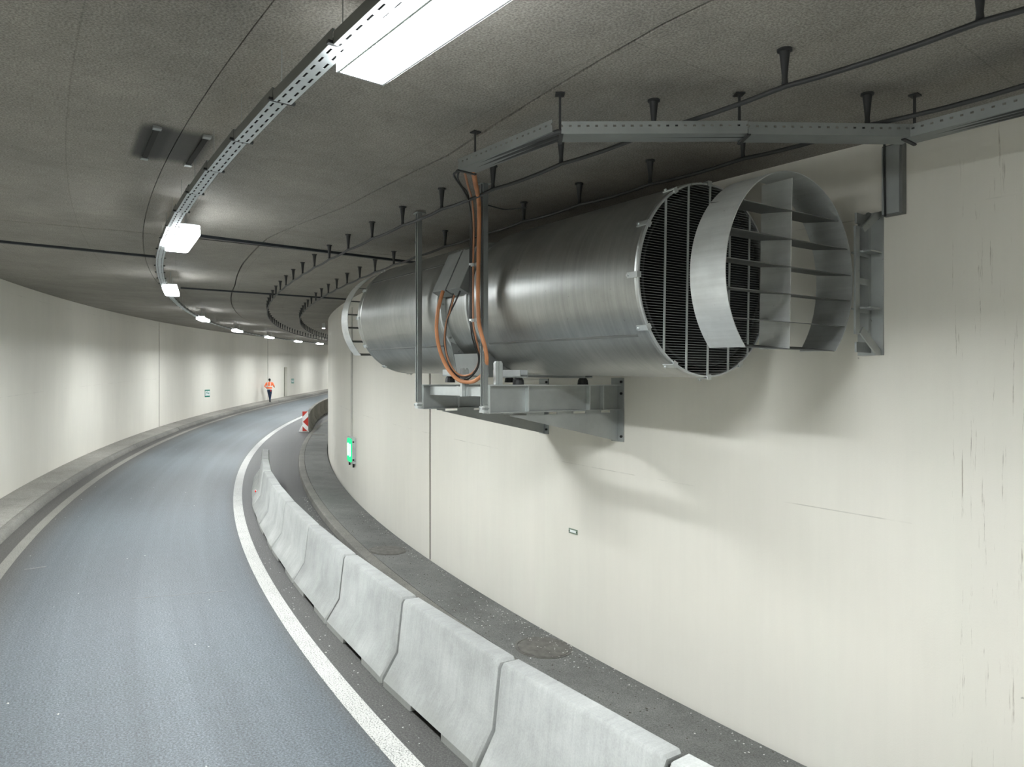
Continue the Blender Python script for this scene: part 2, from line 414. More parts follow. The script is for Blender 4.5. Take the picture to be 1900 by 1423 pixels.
# ceiling slabs
cl = struct(MB().sweep([(-.4, .10), (W+.4, .10), (W+.4, .14), (-.4, .14)], fr(SA, SB, 1.), Pc).build('ceiling', M['dark']))
cj = [SA, -25.75, -.04, 22.3, 44.7, SB]
_sx = [-60, -34.6, -31.7, -29.0, -26.4, -23.2, -19.2, -6.2, 10, 70]; _st = [4.80, 4.89, 5.17, 5.11, 4.75, 4.74, 4.80, 4.45, 4.6, 4.6]
seam = lambda s: float(np.interp(s, _sx, _st))
gp = .011
for i in range(5):
    for t0, t1 in ((lambda s: -.3, lambda s: 3.19-.0035), (lambda s: 3.19+.0035, lambda s: seam(s)-gp), (lambda s: seam(s)+gp, lambda s: W+.3)):
        MB().sweep(lambda s: [(t0(s), 0), (t1(s), 0), (t1(s), .09), (t0(s), .09)], fr(cj[i]+.012, cj[i+1]-.012, .5), Pc).build('ceiling_slab', M['ceil'], cl)
# left walkway: slab, kerb stones
wl = struct(MB().sweep([(0.012, 0), (.715, 0), (.715, -.2), (0.012, -.2)], fr(SA, -.05), Pg).build('walkway_left', M['walkL']))
MB().sweep([(0.012, 0), (.715, 0), (.715, -.2), (0.012, -.2)], fr(-.02, SB), Pg).build('walkway_slab', M['walkL'], wl)
kp = [(.722, 0), (.80, 0), (.825, -.012), (.885, -.115), (.89, -.2), (.722, -.2)]
for a, b in ((SA, -.06), (-.01, 22.28), (22.33, SB)): MB().sweep(kp, fr(a, b), Pg).build('kerb', M['kerb'], wl, 40)
# right walkway
wr = struct(MB().sweep([(6.825, 0), (7.655, 0), (7.655, -.25), (6.825, -.25)], fr(SA, SB), Pg).build('walkway_right', M['walkR']))
MB().sweep([(6.815, 0), (6.66, 0), (6.63, -.015), (6.615, -.05), (6.60, -.2), (6.815, -.2)], fr(SA, SB), Pg).build('kerb', M['kerb'], wr, 40)
struct(MB().sweep([(7.64, -.06), (7.71, -.06), (7.71, -.12), (7.64, -.12)], fr(SA, SB), Pg).build('trim_1', M['dark']))
# painted lines
def line(name, t0, t1, mat, a, b, label):
    o = MB().sweep([(t0, ROAD+.003), (t1, ROAD+.003), (t1, ROAD-.004), (t0, ROAD-.004)], fr(a, b), Pg).build(name, mat)
    return tag(o, label, 'road marking')
line('edge_line', 4.775, 4.985, M['white'], SA, SB, 'solid white edge line painted on the asphalt beside the concrete barriers')
line('edge_line', 1.15, 1.31, M['grey'], SA, SB, 'worn grey edge line painted along the foot of the left kerb')
for a_, b_, wd_ in (((-25.46, 3.05), (-25.49, 4.28), .010), ((-23.4, 1.53), (-23.31, 1.80), .03)):
    MB().prism([(a_[0]-wd_, a_[1]), (b_[0]-wd_, b_[1]), (b_[0]+wd_, b_[1]), (a_[0]+wd_*.3, a_[1])], lambda s1_, t1_, sd: Pg(s1_, t1_, ROAD+.0005+.002*sd)).build('scrape_mark', M['grey2'], floor)
# ------------------------------------------------------------------ concrete barriers
def barrier_mesh():
    Lb = 2.0
    def pr(notch):
        z0 = .062 if notch else 0.
        x0 = .292-(.004 if notch else 0)
        h = [(-x0, z0), (-.292, .065), (-.135, .33), (-.098, .865), (-.078, .90)]
        return h+[(-x_, z_) for x_, z_ in h[::-1]]
    ys = [(.022, 0, .975), (.045, 0, 1), (.62, 0, 1), (.63, 1, 1), (1.28, 1, 1), (1.29, 0, 1), (Lb-.045, 0, 1), (Lb-.022, 0, .975)]
    m_ = MB(); vs = []; fs = []
    for y_, nn, sc in ys:
        for x_, z_ in pr(nn): vs.append((x_*(.93 if sc < 1 else 1), y_, z_*(sc if z_ > .1 else 1)))
    k = 10
    for i in range(len(ys)-1):
        for q in range(k): fs.append((i*k+q, i*k+(q+1) % k, (i+1)*k+(q+1) % k, (i+1)*k+q))
    fs += [tuple(range(k)), tuple((len(ys)-1)*k+q for q in range(k-1, -1, -1))]
    m_.add(vs, fs); return m_.mesh('concrete_barrier', M['barrier'], 30)
bme = barrier_mesh(); bme2 = bme.copy(); bme2.name = 'dark_barrier'; bme2.materials[0] = M['darkbarrier']  # second copy of the barrier in a darker, browner concrete
tongue = MB().box(-.05, .05, 1.979, 2.021, .10, .84).mesh('tongue', M['dark'])
def barrier(a, b, label, group=None, me=None):
    p, q = Pg(*a, ROAD+.002), Pg(*b, ROAD+.002)
    d = (q-p); L_ = d.length; d.normalize(); s_ = (a[0]+b[0])/2; t_ = (a[1]+b[1])/2
    r = (Pg(s_, t_+.3)-Pg(s_, t_-.3)).normalized(); r = (r-d*r.dot(d)).normalized(); z = r.cross(d)
    m_ = Matrix((r, d*(L_/2.0), z)).transposed().to_4x4(); m_.translation = p
    o = link('concrete_barrier', me or bme, None, m_); tag(o, label, 'barrier', group)
    link('tongue', tongue, o); return o
J = [(-38.55, 5.66), (-36.25, 5.65), (-34.04, 5.63), (-31.96, 5.595), (-29.79, 5.575), (-27.57, 5.56), (-25.41, 5.545), (-23.07, 5.525), (-20.85, 5.505), (-18.66, 5.48), (-16.25, 5.515), (-13.83, 5.56)]
nm = ['nearest concrete barrier, only its top corner showing at the bottom edge', 'second concrete barrier from the bottom edge, with long pale drip streaks',
      'third concrete barrier from the bottom edge, its top end chipped', 'fourth concrete barrier from the bottom edge along the white line',
      'fifth concrete barrier from the bottom edge, stained near its joint', 'sixth concrete barrier from the bottom edge of the nearer row',
      'fifth concrete barrier from the far end of the nearer row', 'fourth concrete barrier from the far end of the nearer row',
      'third concrete barrier from the far end of the nearer row', 'second concrete barrier from the far end, with a red reflector low on its side',
      'farthest concrete barrier of the nearer row, narrow top pointing up the ramp']
for i in range(11):
    o = barrier(J[i], J[i+1], nm[i], 'barriers along the white line')
    if i == 9:
        MB().box(-.235, -.205, 1.0, 1.12, .20, .235).build('reflector', M['redglow'], o)
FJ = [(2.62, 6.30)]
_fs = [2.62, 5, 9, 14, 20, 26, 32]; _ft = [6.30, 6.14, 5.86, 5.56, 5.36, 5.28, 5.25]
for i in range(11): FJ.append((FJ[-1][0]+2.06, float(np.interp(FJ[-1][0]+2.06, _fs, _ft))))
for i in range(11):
    barrier(FJ[i], FJ[i+1], 'dark concrete barrier right behind the red and white marker board' if i == 0 else ['', 'second', 'third', 'fourth', 'fifth', 'sixth', 'seventh', 'eighth', 'ninth', 'tenth', 'eleventh'][i]+' dark concrete barrier of the row beyond the marker board',
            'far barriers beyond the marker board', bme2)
# marker board
mk = empty('marker_board', road_frame(Pg(2.25, 6.30, ROAD+.002), 2.25, 6.30), 'red and white chevron marker board standing before the far barriers', 'road sign')
MB().box(-.14, .14, -.02, 0, .05, 1.06).build('board', M['white2'], mk)
def chev(poly): return MB().prism(poly, lambda a, b, sd: (a, -.0215-.003*sd, b)).build('red_stripe', M['red'], mk)
chev([(-.14, 1.06), (.12, 1.06), (-.14, .78)]); chev([(.14, .79), (.14, .27), (-.12, .53)]); chev([(-.14, .05), (.10, .05), (-.14, .30)])
MB().prism([(-.36, 0), (.17, 0), (.17, .04), (-.14, .35), (-.17, .35)], lambda a, b, sd: (a, .005+.06*sd, b)).build('foot', M['white2'], mk)
# manholes and litter
for s_, t_, lb in ((-24.1, 7.15, 'round manhole cover in the right walkway under the wall joint'), (-29.95, 7.30, 'dirty round manhole cover in the right walkway nearest the camera'),
                   (.05, 7.08, 'farthest round manhole cover in the right walkway beside the wall bend')):
    e = empty('manhole_cover', road_frame(Pg(s_, t_, .002), s_, t_, True), lb, 'manhole cover', 'manhole covers in the right walkway')
    def flat(rs, n=40):
        m_ = MB(); vs = []; fs = []
        for r_, z_ in rs:
            for i in range(n): vs.append((r_*math.cos(2*math.pi*i/n), r_*math.sin(2*math.pi*i/n), z_))
        for j in range(len(rs)-1):
            for i in range(n): fs.append((j*n+i, j*n+(i+1) % n, (j+1)*n+(i+1) % n, (j+1)*n+i))
        fs.append(tuple((len(rs)-1)*n+i for i in range(n))); m_.add(vs, fs); return m_
    flat([(.345, -.01), (.345, .005), (.325, .005), (.325, -.004)]).build('frame', M['cover'], e)
    flat([(.315, -.004), (.312, .008), (.30, .009)]).build('lid', M['cover'], e)
def litter(name, n, fn, mat, label, size):
    m_ = MB()
    for i in range(n):
        s_, t_, dz = fn(); p = Pg(s_, t_, dz+.004); r_ = random.uniform(*size); a = random.uniform(0, 6.28)
        u = Vector((math.cos(a), math.sin(a), 0))*r_; v_ = Vector((-math.sin(a), math.cos(a), 0))*r_*random.uniform(.4, .9); h_ = Vector((0, 0, r_*random.uniform(.3, .8)))
        m_.add([p-u-v_, p+u-v_*.6, p+u*.4+v_, p-u*.7+v_*.8, p+h_], [(0, 1, 4), (1, 2, 4), (2, 3, 4), (3, 0, 4), (3, 2, 1, 0)])
    o = m_.build(name, mat); tag(o, label, 'debris', kind='stuff'); return o
rg = random.gauss
def near_wall():
    k = random.random()
    if k < .45: return random.uniform(-34, -20), min(7.63, 7.60-abs(rg(0, .10))), 0
    if k < .75: return rg(-30.0, .42), min(7.62, max(6.9, rg(7.45, .18))), .006
    if k < .9: return rg(-28.4, .5), random.uniform(6.9, 7.6), 0
    return random.uniform(-34, -16), random.uniform(6.85, 7.6), 0
litter('litter', 340, near_wall, M['debris'], 'pale paper scraps and grit scattered on the right walkway', (.004, .013))
litter('gravel', 260, lambda: ((random.uniform(-25, -17), 6.58-abs(rg(0, .10)), ROAD) if random.random() < .7 else (random.uniform(-34, -22), random.uniform(5.0, 5.2), ROAD)), M['debris'],
       'pale gravel lying along the right kerb and in front of the barriers', (.004, .013))
litter('grit', 500, lambda: (random.uniform(-34, -20), random.uniform(6.85, 7.63), 0), M['grit'], 'dark grit and mud crumbs on the right walkway', (.004, .013))
litter('road_litter', 40, lambda: (random.uniform(-32, 5), random.uniform(1.0, 4.6), ROAD), M['debris'], 'few pale crumbs on the traffic lane', (.008, .016))
# ------------------------------------------------------------------ ceiling: cable tray with lamps
TS = .93                                     # tray section length along s
def tray_mesh(Lt, wd=.10, hs=.06, slots=True):
    m_ = MB(); a = wd/2; n = int(round(Lt/.11)); st = Lt/n; th = .002
    for sx in (-1, 1):
        m_.cur = 1; m_.box(sx*a-.0015, sx*a+.0015, 0, Lt, 0, hs); m_.cur = 0; m_.box(min(sx*a, sx*(a-.012)), max(sx*a, sx*(a-.012)), 0, Lt, hs-.002, hs)
    xs = [-a, -.030, -.018, .018, .030, a]
    for k in (0, 2, 4): m_.box(xs[k], xs[k+1], 0, Lt, 0, th)
    for k in (1, 3):
        off = 0 if k == 1 else st/2
        for i in range(n+1):
            y0 = i*st-.022+off-st/2; y1 = y0+.044
            y0, y1 = max(0, y0), min(Lt, y1)
            if y1 > y0: m_.box(xs[k], xs[k+1], y0, y1, 0, th)
    return m_
tl = TS*.93
tme = tray_mesh(tl-.012).mesh('tray_section', [M['tray'], M['darksteel']])  # sides are the same steel, shade put in as a darker colour
brk = MB().box(-.075, .075, -.012, .012, -.018, -.003); brk.cur = 1; brk.box(-.0018, .0018, -.0018, .0018, -.003, .30); brk.cur = 0;
bkm = brk.mesh('tray_bracket', [M['cable'], M['galv']])
def tray_t(s): return float(np.interp(s, [-60, -33, -29.4, -25.5, -22.4, -17.4, 66], [3.36, 3.385, 3.39, 3.40, 3.44, 3.48, 3.48]))
tr = empty('cable_tray', road_frame(Pc(-33, 3.385, -.3), -33, 3.385), 'long slotted metal cable tray curving along the ceiling beside the lamps', 'cable tray')
tinv = tr.matrix_world.inverted()
s_ = -33.05-TS*16
while s_ < 48:
    t_ = tray_t(s_); p = Pc(s_, t_, -.30); q = Pc(s_+TS, tray_t(s_+TS), -.30); d = (q-p)
    m_ = frame(p, d.cross(Vector((0, 0, 1))), (0, 0, 1)); sc = Matrix.Diagonal((1, d.length/tl, 1, 1))
    link('tray_section', tme, tr, tinv @ m_ @ sc); link('tray_bracket', bkm, tr, tinv @ m_)
    s_ += TS
def spline(pts, n=8):
    P = [Vector(p) for p in pts]; out = []
    for i in range(len(P)-1):
        p0, p1, p2, p3 = P[max(i-1, 0)], P[i], P[i+1], P[min(i+2, len(P)-1)]
        for k in range(n):
            t = k/n; out.append(.5*((2*p1)+(p2-p0)*t+(2*p0-5*p1+4*p2-p3)*t*t+(3*p1-p0-3*p2+p3)*t**3))
    return out+[P[-1]]
for k_, nm_ in ((-.032, 'left'), (0., 'middle'), (.032, 'right')):
    q_ = [Pc(v_, tray_t(v_)+k_, -.284) for v_ in fr(-47.5, 47, .93)]
    tag(MB().tube(q_, .0135, 6).build('lamp_cable', M['cable'], None, 60), nm_+' black cable lying in the long tray beside the lamps', 'cable', 'black cables in the long tray')
# luminaires
LL, LW = 1.42, .25
def lamp_meshes():
    h = MB(); a = LL/2
    prof = [(-LW/2, -.055), (-LW/2, .02), (-LW/2+.05, .06), (LW/2-.05, .06), (LW/2, .02), (LW/2, -.055), (LW/2-.012, -.055), (LW/2-.012, .0), (-LW/2+.012, .0), (-LW/2+.012, -.055)]
    h.prism(prof, lambda x_, z_, sd: (x_, -a+2*a*sd, z_))
    h.box(-LW/2, LW/2, -a-.012, -a, -.055, .06); h.box(-LW/2, LW/2, a, a+.012, -.055, .06)
    d = MB(); b = LW/2-.013
    d.prism([(-b, -.002), (-b+.03, -.008), (b-.03, -.008), (b, -.002)], lambda x_, z_, sd: (x_, -a+.004+(2*a-.008)*sd, z_))
    k = MB()
    sl = MB()  # glowing strips added on sides and ends to brighten the ceiling nearby
    for sx in (-1, 1): sl.box(min(sx*LW/2, sx*(LW/2+.006)), max(sx*LW/2, sx*(LW/2+.006)), -a+.01, a-.01, -.050, .015)
    for sy in (-1, 1): sl.box(-LW/2, LW/2, min(sy*(a+.013), sy*(a+.02)), max(sy*(a+.013), sy*(a+.02)), -.050, .045)
    for y_ in (-.5, .5):
        k.box(-.02, .02, y_-.015, y_+.015, .06, .10); k.box(-.008, .008, y_-.008, y_+.008, .10, .345)
    k.tube(spline([(-.10, a, .03), (-.14, a+.16, .05), (-.15, a+.42, .03)], 5), .006, 5)
    return h.mesh('housing', M['house']), d.mesh('diffuser', M['lamp']), k.mesh('mounting_bracket', M['galv']), sl.mesh('added_side_glow', M['addedglow'])
hm_, dm_, km_, slm_ = lamp_meshes()
lamps = [(-56, 'ceiling lamp behind the camera, third one out of the picture'), (-49, 'ceiling lamp behind the camera, second one out of the picture'), (-41.6, 'ceiling lamp over the camera, first one out of the picture'), (-34.6, 'nearest ceiling lamp, a long glaring white luminaire at the top edge'), (-27.6, 'second ceiling lamp from the camera, glaring beside the tray bend'),
         (-20.6, 'third ceiling lamp, glaring where the tray turns farthest left'), (-10.2, 'fourth ceiling lamp along the curve, above the left wall'),
         (-.95, 'fifth ceiling lamp along the curve, right of the wall joint'), (8.2, 'sixth ceiling lamp along the curve, over the green wall sign'),
         (17.0, 'seventh ceiling lamp along the curve, above the wall right of the walker'), (24.3, 'eighth ceiling lamp, last before the wall bend hides the row'), (34., 'ninth ceiling lamp, first one hidden beyond the wall bend'), (43., 'tenth ceiling lamp, second one hidden beyond the wall bend')]
for sv, lb in lamps:
    t_ = 3.55
    e = empty('ceiling_lamp', road_frame(Pc(sv, t_, -.32), sv, t_), lb or 'ceiling lamp of the same row, outside the picture', 'lamp', 'ceiling lamps beside the cable tray')
    link('housing', hm_, e); link('diffuser', dm_, e); link('mounting_bracket', km_, e); link('added_side_glow', slm_, e)
# hanging cable lines with cone hangers
cone = MB(); cone.tube([(0, 0, .0), (0, 0, -.012), (0, 0, -.016), (0, 0, -.10), (0, 0, -.165), (0, 0, -.20)], [.042, .042, .030, .021, .015, .019], 10)
cme = cone.mesh('hanger', M['cable'], 40)
def cable_line(t_, s0, label):
    e = empty('cable_line', Matrix.Translation(Pc(s0, t_)), label, 'cable'); inv = e.matrix_world.inverted()
    ss = []; s_ = s0-1.095*6
    while s_ < 40: ss.append(s_); s_ += 1.095
    pts = []
    for a, b in zip(ss[:-1], ss[1:]):
        for k in range(4):
            u = k/4; sv = a+(b-a)*u; pts.append(Pc(sv, t_, -.21-.016*4*u*(1-u)))
    m_ = MB(); m_.tube([inv @ p for p in pts], .0155, 8); m_.build('cable', M['cable'], e, 60)
    for sv in ss[:-1]: link('hanger', cme, e, Matrix.Translation(inv @ Pc(sv, t_)))
    return e
cable_line(5.65, -34.95, 'black cable on cone hangers running along the middle of the ceiling')
cable_line(6.66, -34.94, 'black cable on cone hangers running nearest the right wall')
# dark flat ducts crossing the ceiling
def duct(a, b, wd, label):
    n = 10; m_ = MB(); pa = [Pc(a[0]+(b[0]-a[0])*i/n, a[1]+(b[1]-a[1])*i/n, -.018) for i in range(n+1)]
    d = (pa[-1]-pa[0]).normalized(); r = d.cross(Vector((0, 0, 1))).normalized()*wd/2; vs = []; fs = []
    for p in pa:
        for q, z in ((-1, .017), (-.8, -.018), (.8, -.018), (1, .017)): vs.append(p+r*q+Vector((0, 0, z)))
    for i in range(n):
        for k in range(4): fs.append((i*4+k, i*4+(k+1) % 4, i*4+4+(k+1) % 4, i*4+4+k))
    fs += [(0, 1, 2, 3), (n*4+3, n*4+2, n*4+1, n*4)]; m_.add(vs, fs)
    return tag(m_.build('cable_duct', M['bluecable']), label, 'cable duct', 'dark ducts crossing the ceiling')
duct((-24.1, .02), (-23.40, 3.34), .085, 'dark flat duct on the ceiling from the left wall to the cable tray')
duct((-26.07, 3.75), (-25.17, 7.60), .075, 'dark flat duct on the ceiling from the second lamp towards the fan')
duct((-17.98, 3.62), (-17.24, 7.66), .075, 'dark flat duct on the ceiling from the third lamp to the right wall')
tag(MB().sweep([(3.75, -.005), (7.3, -.005), (7.3, .02), (3.75, .02)], [-25.72, -25.68], lambda s, t, dz: Pc(s+(t-3.75)*.15, t, dz)).build('trim_2', M['dark']), kind='structure')
# remains of an old lamp mount
om = empty('lamp_mount', road_frame(Pc(-30.5, 3.2), -30.5, 3.2), 'empty rail mount of a removed lamp on sooty ceiling left of the tray', 'mount')
for x_ in (-.18, .17):
    MB().box(x_-.02, x_+.02, -.45, .45, -.014, -.001).build('rail', M['dark'], om)
    for y_ in (-.47, .47): MB().box(x_-.03, x_+.03, y_-.03, y_+.03, -.02, -.001).build('anchor_plate', M['galv'], om)
# small lamp far along the right side
sl = empty('wall_lamp', road_frame(Pc(-4.3, 7.5, -.20), -4.3, 7.5), 'tiny lit lamp under the ceiling at the bend of the right wall', 'lamp')
MB().box(-.06, .06, -.20, .20, .0, .199).build('housing', M['house'], sl); MB().box(-.055, .055, -.19, .19, -.02, -.001).build('diffuser', emis('small_lamp_diffuser', LAMP_COL, 6.), sl)
# ------------------------------------------------------------------ jet fan
AZ, EL = -.586, .019
ax = Vector((math.sin(AZ)*math.cos(EL), math.cos(AZ)*math.cos(EL), math.sin(EL)))
nn = Vector((math.cos(AZ), -math.sin(AZ), 0)); up = nn.cross(ax)
FC = Vector((.836*1.9, 3*1.9, .439*1.9+ZC)); FR_, FL = .787, 5.66
FM = Matrix((nn, ax, up)).transposed().to_4x4(); FM.translation = FC
fan = empty('jet_fan', FM, 'big brushed steel jet fan tube on brackets along the right wall', 'fan')
U1, U2 = 2.46, 3.20
def shell(y0, y1, name):
    sgn = 1 if y1 > y0 else -1
    m_ = MB(); m_.lathe([(FR_-.02, y0), (FR_-.006, y0-.004*sgn), (FR_, y0+.012*sgn), (FR_+.004, y0+.016*sgn), (FR_+.004, y0+.11*sgn), (FR_, y0+.115*sgn), (FR_, y1-.02*sgn), (FR_-.015, y1), (FR_-.09, y1), (FR_-.09, y1-.02*sgn), (FR_-.03, y1-.04*sgn), (FR_-.03, y0+.02*sgn)], 128)
    o = m_.build(name, M['fan'], fan, 30)
    for ph in (-36, 148) if sgn > 0 else (-36, 38, 215):     # lengthwise sheet seams
        a = R(180-ph); c = Vector((math.cos(a), 0, math.sin(a))); tg = Vector((-math.sin(a), 0, math.cos(a))); yc = (y0+y1)/2
        MB().obox(c*(FR_+.001)+Vector((0, yc, 0)), tg*.011, Vector((0, abs(y1-y0)/2-.13, 0)), c*.0025).build('seam', M['darksteel'], o)
    return o
s1 = shell(0, U1, 'silencer'); s2 = shell(FL, U2, 'silencer')
MB().lathe([(.715, U1), (.715, U2), (.69, U2), (.69, U1)], 96).build('casing', M['fan'], fan, 30)
for y0 in (U1, U2-.035, U1+.20):
    rr = .775 if y0 != U1+.20 else .735
    fl = MB().lathe([(rr, y0), (rr, y0+.035), (.70, y0+.035), (.70, y0)], 96).build('flange', M['galvl'], fan, 30)
    if rr > .74:
        for i in range(24):
            a = 2*math.pi*i/24; yb = y0+.04 if y0 == U1 else y0-.005
            MB().tube([(.745*math.cos(a), yb-.012, .745*math.sin(a)), (.745*math.cos(a), yb+.012, .745*math.sin(a))], .012, 6).build('bolt', M['galv'], fl)
# dark lining, hub and blades inside
MB().lathe([(.70, .03), (.66, .25), (.66, FL-.25), (.70, FL-.03), (.68, FL-.03), (.64, FL-.25), (.64, .25), (.68, .03)], 64).build('lining', M['darkint'], fan, 40)
MB().lathe([(.001, 1.5), (.14, 1.58), (.22, 1.9), (.22, 3.7), (.14, 4.1), (.001, 4.2)], 32, closed=False).build('hub', M['darkint'], fan, 40)
for i in range(10):
    a = 2*math.pi*i/10; c, s_ = math.cos(a), math.sin(a)
    rad = Vector((c, 0, s_)); tg = Vector((-s_, 0, c))
    MB().obox(rad*.43+Vector((0, 2.8, 0)), rad*.20, (tg*.6+Vector((0, .8, 0)))*.09, (tg*.8-Vector((0, .6, 0)))*.008).build('blade', M['darkint'], fan)
# end grilles
def grille(yf, sg):
    g = MB().lathe([(FR_-.004, yf), (FR_-.004, yf-.018*sg), (FR_-.018, yf-.018*sg), (FR_-.018, yf)], 96).build('grille_ring', M['galvl'], fan, 30)
    wr_ = MB(); z_ = -.75
    while z_ < .755:
        hw = math.sqrt(max(0, (FR_-.02)**2-z_*z_)); wr_.box(-hw, hw, yf-.010*sg-.0015, yf-.010*sg+.0015, z_-.0018, z_+.0018); z_ += .0205
    o = wr_.build('grille_wires', M['wire'], g); o['kind'] = 'stuff'
    for x_ in (-.5, -.25, 0, .25, .5):
        hw = math.sqrt((FR_-.015)**2-x_*x_); MB().box(x_-.009, x_+.009, yf-.020*sg, yf-.012*sg, -hw, hw).build('grille_bar', M['galvl'], g)
    for i in range(12):
        a = R(181+30*i); c = Vector((math.cos(a), 0, math.sin(a))); tg = Vector((-math.sin(a), 0, math.cos(a)))
        cb = MB(); cb.obox(c*(FR_+.008)+Vector((0, yf+.035*sg, 0)), tg*.022, Vector((0, .055, 0)), c*.004)
        cb.obox(c*(FR_-.006)+Vector((0, yf-.022*sg, 0)), tg*.022, c*.022, Vector((0, .004, 0)))
        cb.tube([c*(FR_+.006)+Vector((0, yf+.075*sg, 0)), c*(FR_+.026)+Vector((0, yf+.075*sg, 0))], .011, 8)
        cb.build('clip', M['galvl'], g)
grille(0, 1); grille(FL, -1)
# terminal boxes on the road side of the casing
def tang(ph): 
    a = R(180-ph); c = Vector((math.cos(a), 0, math.sin(a))); return c, Vector((math.sin(a), 0, -math.cos(a)))
c, tg = tang(25)
for y_, L_ in ((2.72, .29), (3.05, .29)):
    tb = MB().obox(c*.77+Vector((0, y_, 0)), tg*.25, Vector((0, L_/2, 0)), c*.06).build('terminal_box', M['strutsteel'], fan)
    MB().obox(c*.832+Vector((0, y_, 0)), tg*.245, Vector((0, L_/2+.006, 0)), c*.004).build('cover', M['galv'], tb)
    lowc = c*.79-tg*-.30
    for k in (-.07, .0, .07):
        q = c*.77+tg*.25+Vector((0, y_+k, 0)); 
        MB().tube([q-tg*.002, q+tg*.03, q+tg*.035, q+tg*.06], [.024, .024, .018, .018], 8).build('cable_gland', M['galvl'], tb)
# feet: saddles, rails and rubber mounts on the brackets
for x_ in (-.45, .40):
    rl = MB().box(x_-.05, x_+.05, 1.96, 3.62, -.815, -.80); rl.box(x_-.05, x_-.043, 1.96, 3.62, -.815, -.735); rl.box(x_+.043, x_+.05, 1.96, 3.62, -.815, -.735)
    ro = rl.build('mount_rail', M['galv'], fan)
    for y_ in (2.06, 3.52): MB().tube([(x_, y_, -.888), (x_, y_, -.885), (x_, y_, -.84), (x_, y_, -.815)], [.06, .06, .055, .04], 12).build('rubber_mount', M['rubber'], ro)
for y_ in (U1+.02, U2-.03):
    for sg in (-1, 1):
        MB().prism([(sg*.25, -.74), (sg*.36, -.80), (sg*.55, -.80), (sg*.64, -.42), (sg*.55, -.45)], lambda a_, b_, sd: (a_, y_-.006+.012*sd, b_)).build('saddle', M['strutsteel'], fan)
for sg in (-1, 1):
    MB().prism([(sg*.54, -.80), (sg*.55, -.80), (sg*.60, -.56), (sg*.59, -.56)], lambda a_, b_, sd: (a_, U1+.04+(U2-U1-.08)*sd, b_)).build('saddle', M['strutsteel'], fan)
# deflectors
def deflector(y0, y1, label, dx=0, dz_=0):
    """ring of sheet steel in front of the fan mouth with flat vanes"""
    e = empty('air_deflector', FM @ Matrix.Translation((dx, 0, dz_)), label, 'air deflector', 'air deflectors on the jet fan'); RD = .755
    a0, a1 = R(-44.5), R(224.5)
    MB().lathe([(RD, y0), (RD, y1), (RD-.006, y1), (RD-.006, y0)], 96, a0, a1).build('ring', M['ring'], e, 25)
    for z_ in (.49, .285, .083, -.115, -.32, -.515):
        hw = math.sqrt((RD-.008)**2-z_*z_)-.002
        dz = .018
        MB().prism([(y0+.01, z_-dz), (y1-.01, z_+dz), (y1-.01, z_+dz+.006), (y0+.01, z_-dz+.006)], lambda a_, b_, sd: (-hw+2*hw*sd, a_, b_)).build('vane', M['darksteel'], e)
    MB().box(-.004, .004, min(y0, y1)+.03, max(y0, y1)-.02, -.525, .72).build('divider', M['ring'], e)
    for z_ in (-.2, .2):
        q = math.sqrt(RD**2-z_*z_)
    return e
deflector(-.76, -.45, 'open steel deflector ring with vanes in front of the near fan mouth', .055, -.04)
deflector(FL+.50, FL+.76, 'open steel deflector ring with vanes beyond the far fan mouth')
# bracket holding a deflector to the wall
def defl_bracket(s0, yl, label):
    wm = road_frame(Pg(s0, W), s0, W); fx = Matrix((Vector(wm.col[0][:3]), Vector((math.sin(head(s0)), math.cos(head(s0)), 0)), Vector((0, 0, 1)))).transposed().to_4x4()
    zc = FC.z+ax.z*yl; fx.translation = Vector((*xy(s0, W), zc))
    e = empty('deflector_bracket', fx, label, 'wall bracket', 'deflector brackets on the right wall')
    MB().box(-.016, -.002, -.10, .10, -.60, .53).build('wall_plate', M['galv'], e)
    f_ = MB()
    for z0, z1 in ((-.58, -.50), (-.27, -.22), (-.05, 0), (.17, .22), (.42, .50)): f_.box(-.25, -.016, -.008, .008, z0, z1)
    f_.box(-.265, -.20, -.008, .008, -.44, .40); f_.box(-.06, -.016, -.008, .008, -.58, .50)
    f_.prism([(-.21, .40), (-.155, .40), (-.016, .50), (-.016, .53), (-.06, .53)], lambda a_, b_, sd: (a_, -.008+.016*sd, b_))
    f_.build('web_plate', M['galv'], e)
    for z_ in (-.235, .205): MB().box(-.20, -.016, -.09, .06, z_-.006, z_+.006).build('shelf', M['galv'], e)
    MB().prism([(-.36, -.44), (-.31, -.39), (-.03, -.56), (-.03, -.60), (-.10, -.60)], lambda a_, b_, sd: (a_, -.09+.012*sd, b_)).build('strut_plate', M['galv'], e)
    MB().prism([(-.33, .36), (-.29, .33), (-.02, .49), (-.02, .53), (-.13, .50)], lambda a_, b_, sd: (a_, -.09+.012*sd, b_)).build('strut_plate', M['galv'], e)
    for z_ in (-.55, .48): MB().tube([(-.016, -.06, z_), (-.034, -.06, z_)], .013, 6).build('bolt', M['dark'], e)
    return e
defl_bracket(-34.40, -.6, 'steel wall bracket with cut-outs holding the near deflector ring')
